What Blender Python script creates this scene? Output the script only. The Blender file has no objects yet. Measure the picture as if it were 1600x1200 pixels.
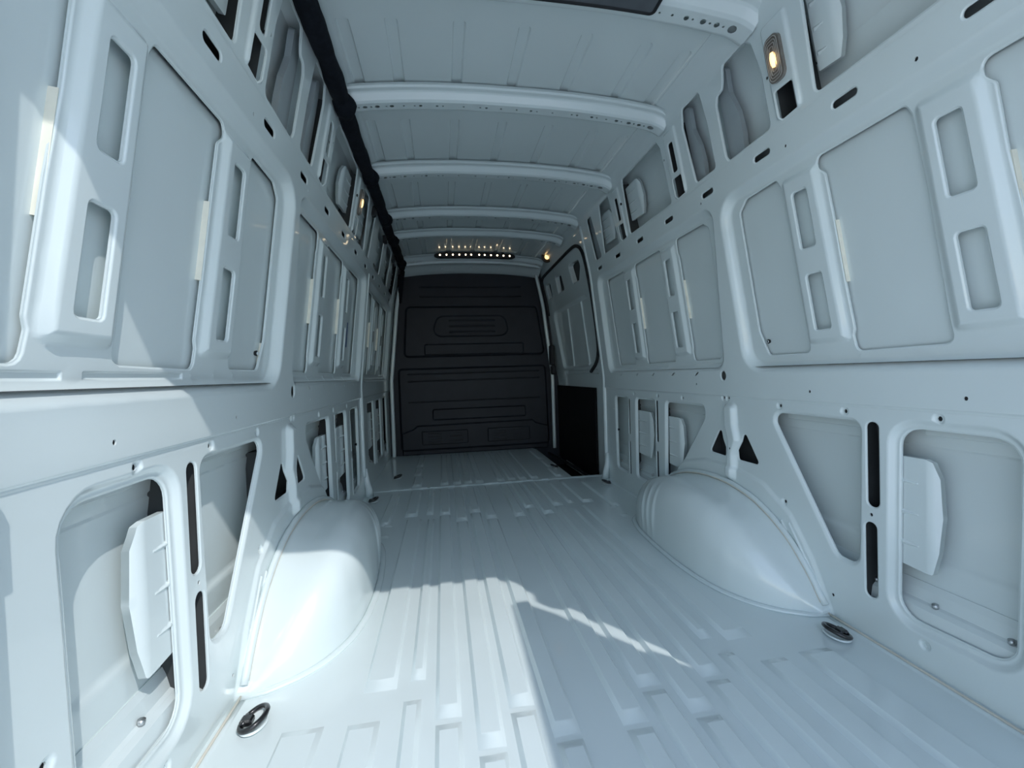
import bpy, math, random
import numpy as np
from mathutils import Vector, Matrix
from mathutils.geometry import delaunay_2d_cdt

random.seed(7)
SC = bpy.context.scene
COL = SC.collection

# ------------------------------------------------------------------ camera
# metres; x to the right of the van, y towards the cab, z up from the load floor
CAM_POS = (-0.334, 0.0, 0.824)
YAW, PITCH, ROLL, F_PX = 0.16088, -0.0220, -0.0335, 664.5
cam_d = bpy.data.cameras.new('camera')
cam_d.sensor_fit = 'HORIZONTAL'; cam_d.sensor_width = 36.0
cam_d.lens = 36.0 * F_PX / 1600.0
cam_d.clip_start = 0.02
cam = bpy.data.objects.new('camera', cam_d); COL.objects.link(cam)
_f = Vector((math.sin(YAW)*math.cos(PITCH), math.cos(YAW)*math.cos(PITCH), math.sin(PITCH)))
_r = Vector((math.cos(YAW), -math.sin(YAW), 0)); _u = _r.cross(_f)
_r2 = _r*math.cos(ROLL) + _u*math.sin(ROLL); _u2 = _u*math.cos(ROLL) - _r*math.sin(ROLL)
_m = Matrix((_r2, _u2, -_f)).transposed().to_4x4(); _m.translation = Vector(CAM_POS)
cam.matrix_world = _m
SC.camera = cam

# ------------------------------------------------------------------ sky, sun, exposure
world = bpy.data.worlds.new('sky'); SC.world = world; world.use_nodes = True
wn = world.node_tree.nodes; wn.clear()
wo = wn.new('ShaderNodeOutputWorld'); bg = wn.new('ShaderNodeBackground')
SUN_DIR = Vector((-0.49, 0.78, -1.0)).normalized()
sky = wn.new('ShaderNodeTexSky'); sky.sky_type = 'NISHITA'; sky.sun_disc = False
sky.sun_elevation = math.asin(-SUN_DIR.z); sky.sun_rotation = math.atan2(-SUN_DIR.x, -SUN_DIR.y)
sky.air_density = 1.0; sky.dust_density = 0.3; sky.ozone_density = 1.0
hs = wn.new('ShaderNodeHueSaturation'); hs.inputs['Saturation'].default_value = 0.75
world.node_tree.links.new(sky.outputs[0], hs.inputs['Color'])
world.node_tree.links.new(hs.outputs[0], bg.inputs['Color'])
bg.inputs["Strength"].default_value = 0.36
world.node_tree.links.new(bg.outputs[0], wo.inputs[0])
sun_d = bpy.data.lights.new('sun', 'SUN'); sun_d.energy = 2.55; sun_d.angle = math.radians(0.53)
sun_d.color = (1.0, 0.99, 0.97)
sun = bpy.data.objects.new('sun', sun_d); COL.objects.link(sun)
sun.rotation_euler = SUN_DIR.to_track_quat('-Z', 'Y').to_euler(); sun.location = (3, -6, 8)
vs = SC.view_settings
vs.view_transform = 'Standard'; vs.look = 'None'; vs.gamma = 1.0; vs.use_curve_mapping = False
vs.exposure = 0.0
cy = SC.cycles
cy.max_bounces = 14; cy.diffuse_bounces = 9; cy.glossy_bounces = 5
cy.use_denoising = True; cy.sample_clamp_indirect = 6.0; cy.caustics_reflective = False; cy.caustics_refractive = False

# ------------------------------------------------------------------ materials
def principled(name, col, rough=0.5, metal=0.0, coat=0.0, coat_rough=0.08, spec=0.5, emis=None, estr=0.0):
    m = bpy.data.materials.new(name); m.use_nodes = True
    b = m.node_tree.nodes['Principled BSDF']
    b.inputs['Base Color'].default_value = (*col, 1)
    b.inputs['Roughness'].default_value = rough
    b.inputs['Metallic'].default_value = metal
    b.inputs['Coat Weight'].default_value = coat
    b.inputs['Coat Roughness'].default_value = coat_rough
    b.inputs['Specular IOR Level'].default_value = spec
    if emis:
        b.inputs['Emission Color'].default_value = (*emis, 1)
        b.inputs['Emission Strength'].default_value = estr
    return m

def add_variation(m, scale, amount, bump=0.0, bump_scale=300.0, rough_amt=0.0, detail=3.0):
    nt = m.node_tree; N = nt.nodes; L = nt.links; b = N['Principled BSDF']
    tc = N.new('ShaderNodeTexCoord')
    no = N.new('ShaderNodeTexNoise'); no.inputs['Scale'].default_value = scale; no.inputs['Detail'].default_value = detail
    L.new(tc.outputs['Object'], no.inputs['Vector'])
    if amount > 0:
        base = tuple(b.inputs['Base Color'].default_value)
        mr = N.new('ShaderNodeMapRange')
        mr.inputs['From Min'].default_value = 0.3; mr.inputs['From Max'].default_value = 0.7
        mr.inputs['To Min'].default_value = 1 - amount; mr.inputs['To Max'].default_value = 1 + amount
        L.new(no.outputs['Fac'], mr.inputs['Value'])
        vm = N.new('ShaderNodeVectorMath'); vm.operation = 'SCALE'
        vm.inputs[0].default_value = base[:3]
        L.new(mr.outputs[0], vm.inputs['Scale']); L.new(vm.outputs[0], b.inputs['Base Color'])
    if rough_amt > 0:
        r0 = b.inputs['Roughness'].default_value
        m2 = N.new('ShaderNodeMapRange')
        m2.inputs['From Min'].default_value = 0.35; m2.inputs['From Max'].default_value = 0.65
        m2.inputs['To Min'].default_value = max(0.02, r0 - rough_amt); m2.inputs['To Max'].default_value = r0 + rough_amt
        L.new(no.outputs['Fac'], m2.inputs['Value']); L.new(m2.outputs[0], b.inputs['Roughness'])
    if bump > 0:
        n2 = N.new('ShaderNodeTexNoise'); n2.inputs['Scale'].default_value = bump_scale
        L.new(tc.outputs['Object'], n2.inputs['Vector'])
        bp = N.new('ShaderNodeBump'); bp.inputs['Strength'].default_value = bump; bp.inputs['Distance'].default_value = 0.002
        L.new(n2.outputs['Fac'], bp.inputs['Height']); L.new(bp.outputs[0], b.inputs['Normal'])
    return m

PAINT = (0.655, 0.72, 0.72)
M = {}
M['paint'] = add_variation(principled('grey_white_paint', PAINT, 0.36, coat=0.85, coat_rough=0.06), 2.2, 0.025, 0.03, 260, 0.04)
M['skin'] = add_variation(principled('outer_skin_paint', PAINT, 0.36, coat=0.7, coat_rough=0.07), 1.5, 0.03, 0.02, 200, 0.04)
M['floor'] = add_variation(principled('floor_paint', PAINT, 0.33, coat=0.7, coat_rough=0.09), 3.0, 0.03, 0.03, 240, 0.03)
M['plastic'] = add_variation(principled('dark_bulkhead_plastic', (0.012, 0.015, 0.022), 0.55, spec=0.35), 9, 0.12, 0.08, 500)
M['trimblack'] = add_variation(principled('black_board', (0.006, 0.006, 0.007), 0.75, spec=0.2), 9, 0.2)
M['rubber'] = add_variation(principled('black_rubber', (0.010, 0.011, 0.013), 0.65), 30, 0.2)
M['foamtape'] = add_variation(principled('black_cloth_tape', (0.006, 0.008, 0.012), 0.9, spec=0.2), 40, 0.3, 0.3, 90)
M['cream'] = add_variation(principled('cream_foam', (0.80, 0.77, 0.66), 0.8), 25, 0.05)
M['sealant'] = add_variation(principled('beige_sealant', (0.62, 0.58, 0.50), 0.55), 20, 0.08)
M['steel'] = add_variation(principled('zinc_steel', (0.55, 0.57, 0.58), 0.35, metal=0.9), 20, 0.1)
M['ring'] = add_variation(principled('black_coated_steel', (0.008, 0.008, 0.009), 0.3, coat=0.3), 30, 0.15)
M['sticker'] = add_variation(principled('blue_sticker', (0.05, 0.09, 0.22), 0.4), 20, 0.08)
M['lens'] = add_variation(principled('smoky_lamp_lens', (0.17, 0.15, 0.13), 0.25, coat=0.6), 30, 0.1)
M['lensridge'] = add_variation(principled('clear_lens_ridge', (0.45, 0.42, 0.38), 0.2, coat=0.6), 30, 0.1)
M['bulb'] = add_variation(principled('warm_bulb', (1, 0.8, 0.5), 0.4, emis=(1.0, 0.62, 0.24), estr=2.2), 30, 0.02)
M['led'] = add_variation(principled('warm_white_led', (1, 0.9, 0.75), 0.4, emis=(1.0, 0.80, 0.52), estr=6), 30, 0.02)
M['ledface'] = add_variation(principled('dark_grey_lens', (0.09, 0.10, 0.11), 0.3), 20, 0.1)
M['concrete'] = add_variation(principled('concrete', (0.76, 0.76, 0.74), 0.9), 6, 0.25, 0.4, 60)  # unseen ground, paler than real concrete to bounce light up to the roof
M['shade_primer'] = add_variation(principled('shaded_cavity_primer', (0.045, 0.05, 0.052), 0.7), 12, 0.15)  # near-black, so the shade inside the cavities is put into the colour
M['web_grey'] = add_variation(principled('mid_grey_web_paint', (0.33, 0.37, 0.385), 0.5), 8, 0.08)  # greyer than the skin paint, for the stiffener webs

# ------------------------------------------------------------------ helpers
def tag(o, label=None, cat=None, group=None, kind=None):
    if label: o['label'] = label
    if cat: o['category'] = cat
    if group: o['group'] = group
    if kind: o['kind'] = kind
    return o

def link(name, me, mat, parent=None):
    o = bpy.data.objects.new(name, me)
    COL.objects.link(o)
    if mat: me.materials.append(M[mat])
    if parent is not None: o.parent = parent
    return o

def empty(name, loc=(0, 0, 0)):
    o = bpy.data.objects.new(name, None); COL.objects.link(o); o.location = loc
    o.empty_display_size = 0.05
    return o

def mesh(name, verts, faces, mat, parent=None, smooth=True):
    me = bpy.data.meshes.new(name)
    me.from_pydata([tuple(map(float, v)) for v in verts], [], [tuple(map(int, f)) for f in faces])
    if smooth: me.polygons.foreach_set('use_smooth', [True]*len(me.polygons))
    me.update()
    return link(name, me, mat, parent)

def auto_sharp(o, ang=40):
    me = o.data
    me.set_sharp_from_angle(angle=math.radians(ang))

def box_data(c, s, bev=0.0):
    x, y, z = c; a, b, d = s[0]/2, s[1]/2, s[2]/2
    if bev <= 0:
        v = [(x+i*a, y+j*b, z+k*d) for k in (-1, 1) for j in (-1, 1) for i in (-1, 1)]
        f = [(0, 2, 3, 1), (4, 5, 7, 6), (0, 1, 5, 4), (2, 6, 7, 3), (0, 4, 6, 2), (1, 3, 7, 5)]
        return v, f
    e = bev; v = []; f = []
    # bevelled box: 24 verts
    for k in (-1, 1):
        for j in (-1, 1):
            for i in (-1, 1):
                v += [(x+i*a, y+j*(b-e), z+k*(d-e)), (x+i*(a-e), y+j*b, z+k*(d-e)), (x+i*(a-e), y+j*(b-e), z+k*d)]
    def I(i, j, k, t): return ((k > 0)*4 + (j > 0)*2 + (i > 0))*3 + t
    for s_ in (-1, 1):
        f.append([I(s_, -1, -1, 0), I(s_, 1, -1, 0), I(s_, 1, 1, 0), I(s_, -1, 1, 0)][::s_])
        f.append([I(-1, s_, -1, 1), I(-1, s_, 1, 1), I(1, s_, 1, 1), I(1, s_, -1, 1)][::s_])
        f.append([I(-1, -1, s_, 2), I(1, -1, s_, 2), I(1, 1, s_, 2), I(-1, 1, s_, 2)][::s_])
    for j in (-1, 1):
        for k in (-1, 1):
            f.append([I(-1, j, k, 1), I(1, j, k, 1), I(1, j, k, 2), I(-1, j, k, 2)][::-j*k])
    for i in (-1, 1):
        for k in (-1, 1):
            f.append([I(i, -1, k, 0), I(i, 1, k, 0), I(i, 1, k, 2), I(i, -1, k, 2)][::i*k])
    for i in (-1, 1):
        for j in (-1, 1):
            f.append([I(i, j, -1, 0), I(i, j, 1, 0), I(i, j, 1, 1), I(i, j, -1, 1)][::-i*j])
    for i in (-1, 1):
        for j in (-1, 1):
            for k in (-1, 1):
                f.append([I(i, j, k, 0), I(i, j, k, 1), I(i, j, k, 2)][::i*j*k])
    return v, f

def box(name, c, s, mat, parent=None, bev=0.0):
    v, f = box_data(c, s, bev)
    return mesh(name, v, f, mat, parent, smooth=False)

def tube_data(path, rad, n=10, closed=False, squash=(1, 1)):
    path = [Vector(p) for p in path]; m = len(path); V = []; Fc = []
    rads = rad if isinstance(rad, (list, tuple)) else [rad]*m
    prev = None
    for i, p in enumerate(path):
        if closed: t = (path[(i+1) % m] - path[i-1]).normalized()
        else: t = (path[min(i+1, m-1)] - path[max(i-1, 0)]).normalized()
        if prev is None:
            up = Vector((0, 0, 1)) if abs(t.z) < 0.9 else Vector((1, 0, 0))
            a = t.cross(up).normalized()
        else:
            a = (prev - t*prev.dot(t)).normalized()
        b = t.cross(a); prev = a
        for k in range(n):
            th = 2*math.pi*k/n
            V.append(p + (a*math.cos(th)*squash[0] + b*math.sin(th)*squash[1])*rads[i])
    for i in range(m if closed else m-1):
        j = (i+1) % m
        for k in range(n):
            k2 = (k+1) % n
            Fc.append((i*n+k, i*n+k2, j*n+k2, j*n+k))
    if not closed:
        Fc.append(tuple(range(n-1, -1, -1))); Fc.append(tuple((m-1)*n+k for k in range(n)))
    return V, Fc

def tube(name, path, rad, mat, parent=None, n=10, closed=False, squash=(1, 1)):
    v, f = tube_data(path, rad, n, closed, squash)
    return mesh(name, v, f, mat, parent)

# ---- 2D loops
def rloop(pts, r=0.0, n=5):
    """rounded polygon, returned counter-clockwise"""
    pts = [np.array(p[:2], float) for p in pts]
    A = sum(p[0]*q[1]-p[1]*q[0] for p, q in zip(pts, pts[1:]+pts[:1]))
    if A < 0: pts = pts[::-1]
    out = []; m = len(pts)
    for i in range(m):
        p = pts[i]; a = pts[i-1]-p; b = pts[(i+1) % m]-p
        la, lb = np.linalg.norm(a), np.linalg.norm(b); ua, ub = a/la, b/lb
        ang = math.acos(max(-1, min(1, float(ua@ub))))
        if r <= 0 or ang > 3.05: out.append(p); continue
        t = min(r/math.tan(ang/2), la*0.48, lb*0.48); rr = t*math.tan(ang/2)
        bis = (ua+ub); bis /= np.linalg.norm(bis)
        c = p + bis*rr/math.sin(ang/2)
        s, e = p+ua*t-c, p+ub*t-c
        th0 = math.atan2(s[1], s[0]); th1 = math.atan2(e[1], e[0])
        dth = (th1-th0+math.pi) % (2*math.pi) - math.pi
        for k in range(n+1):
            th = th0+dth*k/n
            out.append(c+rr*np.array([math.cos(th), math.sin(th)]))
    return np.array(out)

def circ(y, z, r, rz=None, n=12):
    rz = rz or r
    return np.array([(y+r*math.cos(2*math.pi*k/n), z+rz*math.sin(2*math.pi*k/n)) for k in range(n)])

def rect(a0, a1, b0, b1, r=0.0, n=5): return rloop([(a0, b0), (a1, b0), (a1, b1), (a0, b1)], r, n)

def densify(loop, step):
    out = []; m = len(loop)
    for i in range(m):
        p, q = loop[i], loop[(i+1) % m]; L = np.linalg.norm(q-p)
        if L < 1e-7: continue
        k = max(1, int(math.ceil(L/step)))
        for j in range(k): out.append(p+(q-p)*j/k)
    return np.array(out)

def loop_normals(loop):
    t = np.roll(loop, -1, 0)-np.roll(loop, 1, 0)
    n = np.stack([t[:, 1], -t[:, 0]], 1)
    return n/np.maximum(np.linalg.norm(n, axis=1, keepdims=True), 1e-9)

def offset(loop, d): return loop+loop_normals(loop)*d

def sdf(P, loop):
    """signed distance of points to a polygon, negative inside"""
    P = np.asarray(P, float); out = np.full(len(P), 1e9)
    a = loop; b = np.roll(loop, -1, 0)
    lo, hi = loop.min(0)-0.12, loop.max(0)+0.12
    idx = np.where((P[:, 0] > lo[0]) & (P[:, 0] < hi[0]) & (P[:, 1] > lo[1]) & (P[:, 1] < hi[1]))[0]
    for c in range(0, len(idx), 4000):
        ii = idx[c:c+4000]; q = P[ii][:, None, :]
        e = (b-a)[None]; w = q-a[None]
        t = np.clip((w*e).sum(-1)/np.maximum((e*e).sum(-1), 1e-12), 0, 1)
        d = np.sqrt(((w-e*t[..., None])**2).sum(-1)).min(1)
        y0, y1 = a[None, :, 1], b[None, :, 1]; x0, x1 = a[None, :, 0], b[None, :, 0]
        cond = (y0 > q[..., 1]) != (y1 > q[..., 1])
        xi = x0+(q[..., 1]-y0)*(x1-x0)/np.where(np.abs(y1-y0) < 1e-12, 1e-12, y1-y0)
        ins = (cond & (q[..., 0] < xi)).sum(1) % 2 == 1
        out[ii] = np.where(ins, -d, d)
    return out

def smooth(t): t = np.clip(t, 0, 1); return t*t*(3-2*t)

class Sheet:
    """a pressed sheet: a 2D domain with embossed features and flanged openings, bent through a mapping"""
    def __init__(self, mapping, domain, base=None, grid=0.06, step=0.05, nsgn=1, eps=2e-4):
        self.map = mapping; self.dom = domain; self.feat = []; self.holes = []; self.lines = []
        self.ribs = []
        self.base = base; self.grid = grid; self.step = step; self.nsgn = nsgn; self.eps = eps
    def emboss(self, loop, bevel, depth, k=3): self.feat.append((loop, bevel, depth, k))
    def hole(self, loop, lip=0.012, roll=0.006, rw=0.008): self.holes.append((loop, lip, roll, rw))
    def depth(self, P):
        P = np.asarray(P, float)
        d = self.base(P) if self.base else np.zeros(len(P))
        for loop, b, h, k in self.feat:
            d = d+h*smooth(-sdf(P, loop)/b)
        for x0, x1, y0, y1, bx, by, h in self.ribs:
            d = d+h*np.minimum(np.clip(np.minimum(P[:, 0]-x0, x1-P[:, 0])/bx, 0, 1), np.clip(np.minimum(P[:, 1]-y0, y1-P[:, 1])/by, 0, 1))
        for loop, lip, roll, rw in self.holes:
            if roll: d = d+roll*smooth((rw-sdf(P, loop))/rw)**1.5
        return d
    def pos(self, P): return self.map(P[:, 0], P[:, 1], self.depth(P))
    def frame(self, P):
        e = self.eps
        da = (self.pos(P+[e, 0])-self.pos(P-[e, 0]))/(2*e)
        db = (self.pos(P+[0, e])-self.pos(P-[0, e]))/(2*e)
        n = np.cross(da, db)*self.nsgn
        n /= np.maximum(np.linalg.norm(n, axis=1, keepdims=True), 1e-12)
        return da, db, n
    def build(self, name, mat, parent=None, splits=(), rim=0.0):
        V = []; E = []
        def add(loop, closed=True):
            i0 = len(V); V.extend(map(tuple, loop)); m = len(loop)
            for i in range(m if closed else m-1): E.append((i0+i, i0+(i+1) % m))
        dom = densify(self.dom, self.step); add(dom)
        hl = []
        for loop, b, h, k in self.feat:
            L = densify(loop, self.step)
            for j in range(k+1): add(offset(L, -b*j/k) if j else L)
        for x0, x1, y0, y1, bx, by, h in self.ribs:
            for q in (-0.08, 0.08, 0.92, 1.08):
                add(densify(rect(x0+bx*q, x1-bx*q, y0+by*q, y1-by*q), self.step))
        for loop, lip, roll, rw in self.holes:
            L = densify(loop, self.step); hl.append(L); add(L)
            if roll:
                add(offset(L, rw)); add(offset(L, rw*0.45))
        for sname, sl, smat in splits: add(densify(sl, self.step))
        for ln in self.lines: add(np.array(ln, float), False)
        g = self.grid; lo, hi = self.dom.min(0), self.dom.max(0)
        ga, gb = np.meshgrid(np.arange(lo[0]+g/2, hi[0], g), np.arange(lo[1]+g/2, hi[1], g))
        G = np.stack([ga.ravel(), gb.ravel()], 1)
        G = G[sdf(G, self.dom) < -g*0.2]
        V.extend(map(tuple, G))
        # points pushed outside the sheet by an offset are harmless: their triangles are dropped below
        r = delaunay_2d_cdt([Vector(v) for v in V], E, [], 0, 1e-5)
        P = np.array([tuple(v) for v in r[0]]); T = np.array([tuple(f) for f in r[2]], int)
        c = P[T].mean(1)
        keep = sdf(c, self.dom) < 0
        for L in hl: keep &= sdf(c, L) > 0
        ar = np.abs(np.cross(P[T[:, 1]]-P[T[:, 0]], P[T[:, 2]]-P[T[:, 0]]))
        keep &= ar > 1e-11
        T = T[keep]; c = c[keep]
        X = self.pos(P); _, _, Nn = self.frame(P)
        fn = np.cross(X[T[:, 1]]-X[T[:, 0]], X[T[:, 2]]-X[T[:, 0]])
        fl = (fn*Nn[T[:, 0]]).sum(1) < 0
        T[fl] = T[fl][:, ::-1]
        owner = np.full(len(T), -1)
        for i, (sname, sl, smat) in enumerate(splits):
            owner[(sdf(c, sl) < 0) & (owner < 0)] = i
        root = None; objs = []
        for i in range(-1, len(splits)):
            Ti = T[owner == i]
            if len(Ti) == 0: continue
            used, inv = np.unique(Ti, return_inverse=True)
            Xi = X[used]; Ni = Nn[used]; Fi = inv.reshape(-1, 3)
            vs_, ns_, fs_ = [Xi], [Ni], [tuple(f) for f in Fi]
            # flanges of openings belonging to this piece
            base = len(Xi)
            sl = splits[i][1] if i >= 0 else None
            loops = [(L, self.holes[k][1], -1.0) for k, L in enumerate(hl)]
            if rim and i < 0: loops.append((dom, rim, 1.0))
            for L, lip, sg in loops:
                if lip <= 0: continue
                if not (rim and L is dom):
                    cc = L.mean(0)[None]
                    o = -1
                    for q, (_, s2, _) in enumerate(splits):
                        if o < 0 and sdf(cc, s2)[0] < 0: o = q
                    if o != i: continue
                da, db, nn = self.frame(L)
                ln = loop_normals(L)*sg
                wn_ = da*ln[:, :1]+db*ln[:, 1:]
                wn_ /= np.maximum(np.linalg.norm(wn_, axis=1, keepdims=True), 1e-9)
                d0 = self.depth(L)
                A0 = self.map(L[:, 0], L[:, 1], d0); A1 = self.map(L[:, 0], L[:, 1], d0+lip)
                m = len(L)
                vs_ += [A0, A1]; ns_ += [wn_, wn_]
                for k in range(m):
                    k2 = (k+1) % m
                    q = (base+k, base+k2, base+m+k2, base+m+k)
                    w = np.cross(A0[k2]-A0[k], A1[k]-A0[k])
                    fs_.append(q if w@wn_[k] > 0 else q[::-1])
                base += 2*m
            vv = np.concatenate(vs_); nn = np.concatenate(ns_)
            nm = name if i < 0 else splits[i][0]; mt = mat if i < 0 else splits[i][2]
            me = bpy.data.meshes.new(nm)
            me.from_pydata(vv.tolist(), [], [tuple(int(q) for q in f) for f in fs_])
            me.polygons.foreach_set('use_smooth', [True]*len(me.polygons))
            me.update()
            me.normals_split_custom_set_from_vertices(nn.tolist())
            o = link(nm, me, mt, parent if i < 0 else root)
            if i < 0: root = o
            objs.append(o)
        self.objs = objs
        return root

# ------------------------------------------------------------------ the van's cross-section
PB = [-0.30, 0.0, 0.79, 1.568, 1.62, 1.955, 1.99, 2.03, 2.06]
PX = [0.89, 0.89, 0.89, 0.807, 0.797, 0.730, 0.708, 0.675, 0.645]
PZ = [-0.30, 0.0, 0.79, 1.568, 1.62, 1.955, 1.985, 2.003, 2.014]
_b = np.arange(-0.32, 2.12, 0.005)
def _sm(v):
    k = 9; w = np.ones(k)/k
    e = np.interp(_b, PB, v)
    s = np.convolve(np.pad(e, k//2, mode='edge'), w, mode='valid')
    return s
_sx, _sz = _sm(PX), _sm(PZ)
_tx, _tz = np.gradient(_sx, _b), np.gradient(_sz, _b)
_tl = np.maximum(np.hypot(_tx, _tz), 1e-6); _nx, _nz = _tz/_tl, -_tx/_tl     # outward
_nx = np.where(_b < 0.1, 1, _nx); _nz = np.where(_b < 0.1, 0, _nz)
def prof_x(b): return np.interp(b, _b, _sx)
def wall_map(s):
    def f(a, b, d):
        x = np.interp(b, _b, _sx)+d*np.interp(b, _b, _nx)
        z = np.interp(b, _b, _sz)+d*np.interp(b, _b, _nz)
        return np.stack([s*x, np.asarray(a, float), z], -1)
    return f
def skin_off(b):
    return np.interp(b, [0, 0.55, 0.80, 0.86, 1.47, 1.52, 1.62, 1.95, 2.1], [0.085, 0.085, 0.050, 0.046, 0.046, 0.075, 0.085, 0.075, 0.05])
def roof_z(x): return 2.050-0.048*(np.abs(x)/0.73)**2.5
BOW_Z = lambda x: roof_z(x)-0.047

REAR_Y = 0.26
FRONT_Y = 4.60
SLOT_Y = [1.043+0.3135*k for k in range(-2, 12)]

# ------------------------------------------------------------------ side walls
D_BAY = 0.032
def quad(a0b, a1b, a0t, a1t, b0, b1): return [(a0b, b0), (a1b, b0), (a1t, b1), (a0t, b1)]

def build_wall(s, y_end):
    left = s < 0
    side = 'left' if left else 'right'
    dom = rect(REAR_Y, y_end, -0.005, 2.055)
    W = Sheet(wall_map(s), dom, grid=0.07, step=0.045, nsgn=-s)
    # smooth bends of the section
    for b in (0.74, 0.77, 0.79, 0.81, 0.84, 1.54, 1.56, 1.58, 1.60, 1.63, 1.93, 1.95, 1.97, 1.99, 2.01, 2.03):
        W.lines.append([(y, b) for y in np.linspace(REAR_Y+0.002, y_end-0.002, 40)])
    # lower panel steps back under the overlap seam
    W.emboss(rect(REAR_Y-0.3, y_end+0.3, -0.2, 0.700), 0.010, 0.007, 2)
    W.emboss(rect(REAR_Y-0.3, y_end+0.3, 0.692, 0.702), 0.004, 0.004, 1)
    # rail step over the windows and crease under the roof side
    W.emboss(rect(REAR_Y-0.3, y_end+0.3, 1.612, 1.622), 0.004, 0.003, 1)
    # box shaped rear door pillar standing proud
    W.emboss(rloop([(REAR_Y-0.3, -0.3), (0.552, -0.3), (0.552, 0.95), (0.545, 1.60), (REAR_Y-0.3, 1.60)], 0.02, 3), 0.014, -0.062, 3)
    # window bays
    bays = [rloop([(-0.3, 0.795), (1.575, 0.795), (1.622, 1.520), (-0.3, 1.520)], 0.10, 7),
            rloop([(1.690, 0.803), (3.015, 0.803), (3.02, 1.525), (1.645, 1.520)], 0.075, 7)]
    if left: bays.append(rloop([(3.10, 0.80), (4.40, 0.80), (4.40, 1.525), (3.105, 1.525)], 0.075, 7))
    for l in bays: W.emboss(l, 0.042, D_BAY, 4)
    LIP = 0.003
    # hat stiffeners with two slots each: (rear@top, front@top, rear@bottom, front@bottom)
    hats = [(0.752, 0.902, 0.703, 0.860), (1.168, 1.322, 1.118, 1.280), (2.003, 2.152, 1.966, 2.125), (2.466, 2.622, 2.452, 2.606)]
    if left: hats += [(3.46, 3.60, 3.45, 3.59), (3.88, 4.02, 3.87, 4.01)]

    for rt, ft, rb, fb in hats:
        W.emboss(rloop(quad(rb, fb, rt, ft, 0.885, 1.462), 0.02, 3), 0.028, -0.015, 3)
        at = lambda z, t: (rb+(rt-rb)*(z-0.885)/0.577)*(1-t)+(fb+(ft-fb)*(z-0.885)/0.577)*t
        for z0, z1 in ((0.936, 1.120), (1.207, 1.395)):
            L = rloop([(at(z0, .34), z0), (at(z0, .69), z0), (at(z1, .69), z1), (at(z1, .34), z1)], 0.009, 3)
            W.hole(L, 0.004, 0.004, 0.006)
    # big lightening openings between them
    opens = [
        [(1.500, 0.959), (1.462, 0.862), (1.277, 0.861), (1.322, 1.430), (1.342, 1.474), (1.492, 1.468), (1.533, 1.430)],
        [(1.180, 1.471), (0.918, 1.471), (0.905, 1.440), (0.888, 1.244), (0.869, 0.923), (0.862, 0.862), (1.110, 0.858), (1.117, 0.907), (1.111, 0.925), (1.125, 1.072), (1.139, 1.260), (1.153, 1.412), (1.172, 1.432)],
        [(0.764, 1.471), (0.600, 1.471), (0.590, 0.862), (0.694, 0.858), (0.702, 0.907), (0.697, 0.925), (0.715, 1.131), (0.731, 1.263), (0.741, 1.412), (0.757, 1.432)],
        [(2.611, 0.861), (2.862, 0.863), (2.895, 1.470), (2.626, 1.470)],
        [(2.129, 0.861), (2.447, 0.860), (2.449, 0.907), (2.442, 0.925), (2.456, 1.385), (2.465, 1.405), (2.463, 1.468), (2.158, 1.470)],
        [(1.957, 0.859), (1.760, 0.860), (1.715, 0.907), (1.733, 1.441), (1.770, 1.472), (1.996, 1.474), (1.994, 1.405), (1.984, 1.385), (1.956, 0.925), (1.962, 0.907)],
        
    ]
    if left:
        opens += [[(3.19, .861), (3.44, .861), (3.45, 1.47), (3.19, 1.47)],
                  [(3.60, .861), (3.86, .861), (3.87, 1.47), (3.61, 1.47)],
                  [(4.02, .861), (4.28, .861), (4.28, 1.47), (4.03, 1.47)]]
    for o in opens: W.hole(rloop(o, 0.018, 3), LIP, 0.003, 0.005)
    # beaded troughs on the bay's sill
    if left:
        for y0, y1 in ((0.40, 0.765), (0.80, 1.075)):
            W.emboss(rect(y0, y1, 0.833, 0.851, 0.004, 2), 0.006, 0.005, 2)
    for y in (1.10, 1.20, 1.30, 1.95, 2.2, 2.4, 2.6):
        W.emboss(rect(y-0.004, y+0.004, 0.822, 0.850, 0.003, 2), 0.004, -0.003, 1)
    # rail slots
    for y in SLOT_Y:
        if 0.2 < y < y_end-0.12:
            W.hole(rect(y-0.037, y+0.037, 1.558, 1.579, 0.010, 4), 0.002, 0.003, 0.005)
    # ---- lower half
    ring = rloop([(0.985, 0.642), (0.738, 0.642), (0.750, 0.128), (0.995, 0.118)], 0.05, 6)
    W.emboss(offset(ring, 0.030), 0.022, 0.014, 3)
    W.hole(ring, 0.003, 0.004, 0.006)
    T1 = rloop([(1.447, 0.648), (1.096, 0.648), (1.106, 0.205), (1.175, 0.208)], 0.030, 5)
    W.emboss(offset(T1, 0.014), 0.012, 0.006, 2)
    W.hole(T1, 0.003, 0.004, 0.006)
    slots = [(1.037, 1.072, 0.400, 0.651), (1.046, 1.081, 0.128, 0.353), (2.690, 2.708, 0.395, 0.635), (2.692, 2.710, 0.125, 0.350),
             (2.312, 2.332, 0.400, 0.645), (2.318, 2.338, 0.124, 0.346)]
    if left: slots += [(3.645, 3.665, 0.39, 0.63), (3.645, 3.665, 0.13, 0.34), (4.05, 4.07, 0.39, 0.63), (4.05, 4.07, 0.13, 0.34)]
    for a0, a1, b0, b1 in slots:
        W.hole(rect(a0, a1, b0, b1, 0.0174 if a1-a0 > .03 else 0.009, 4), 0.002, 0.003, 0.005)
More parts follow.
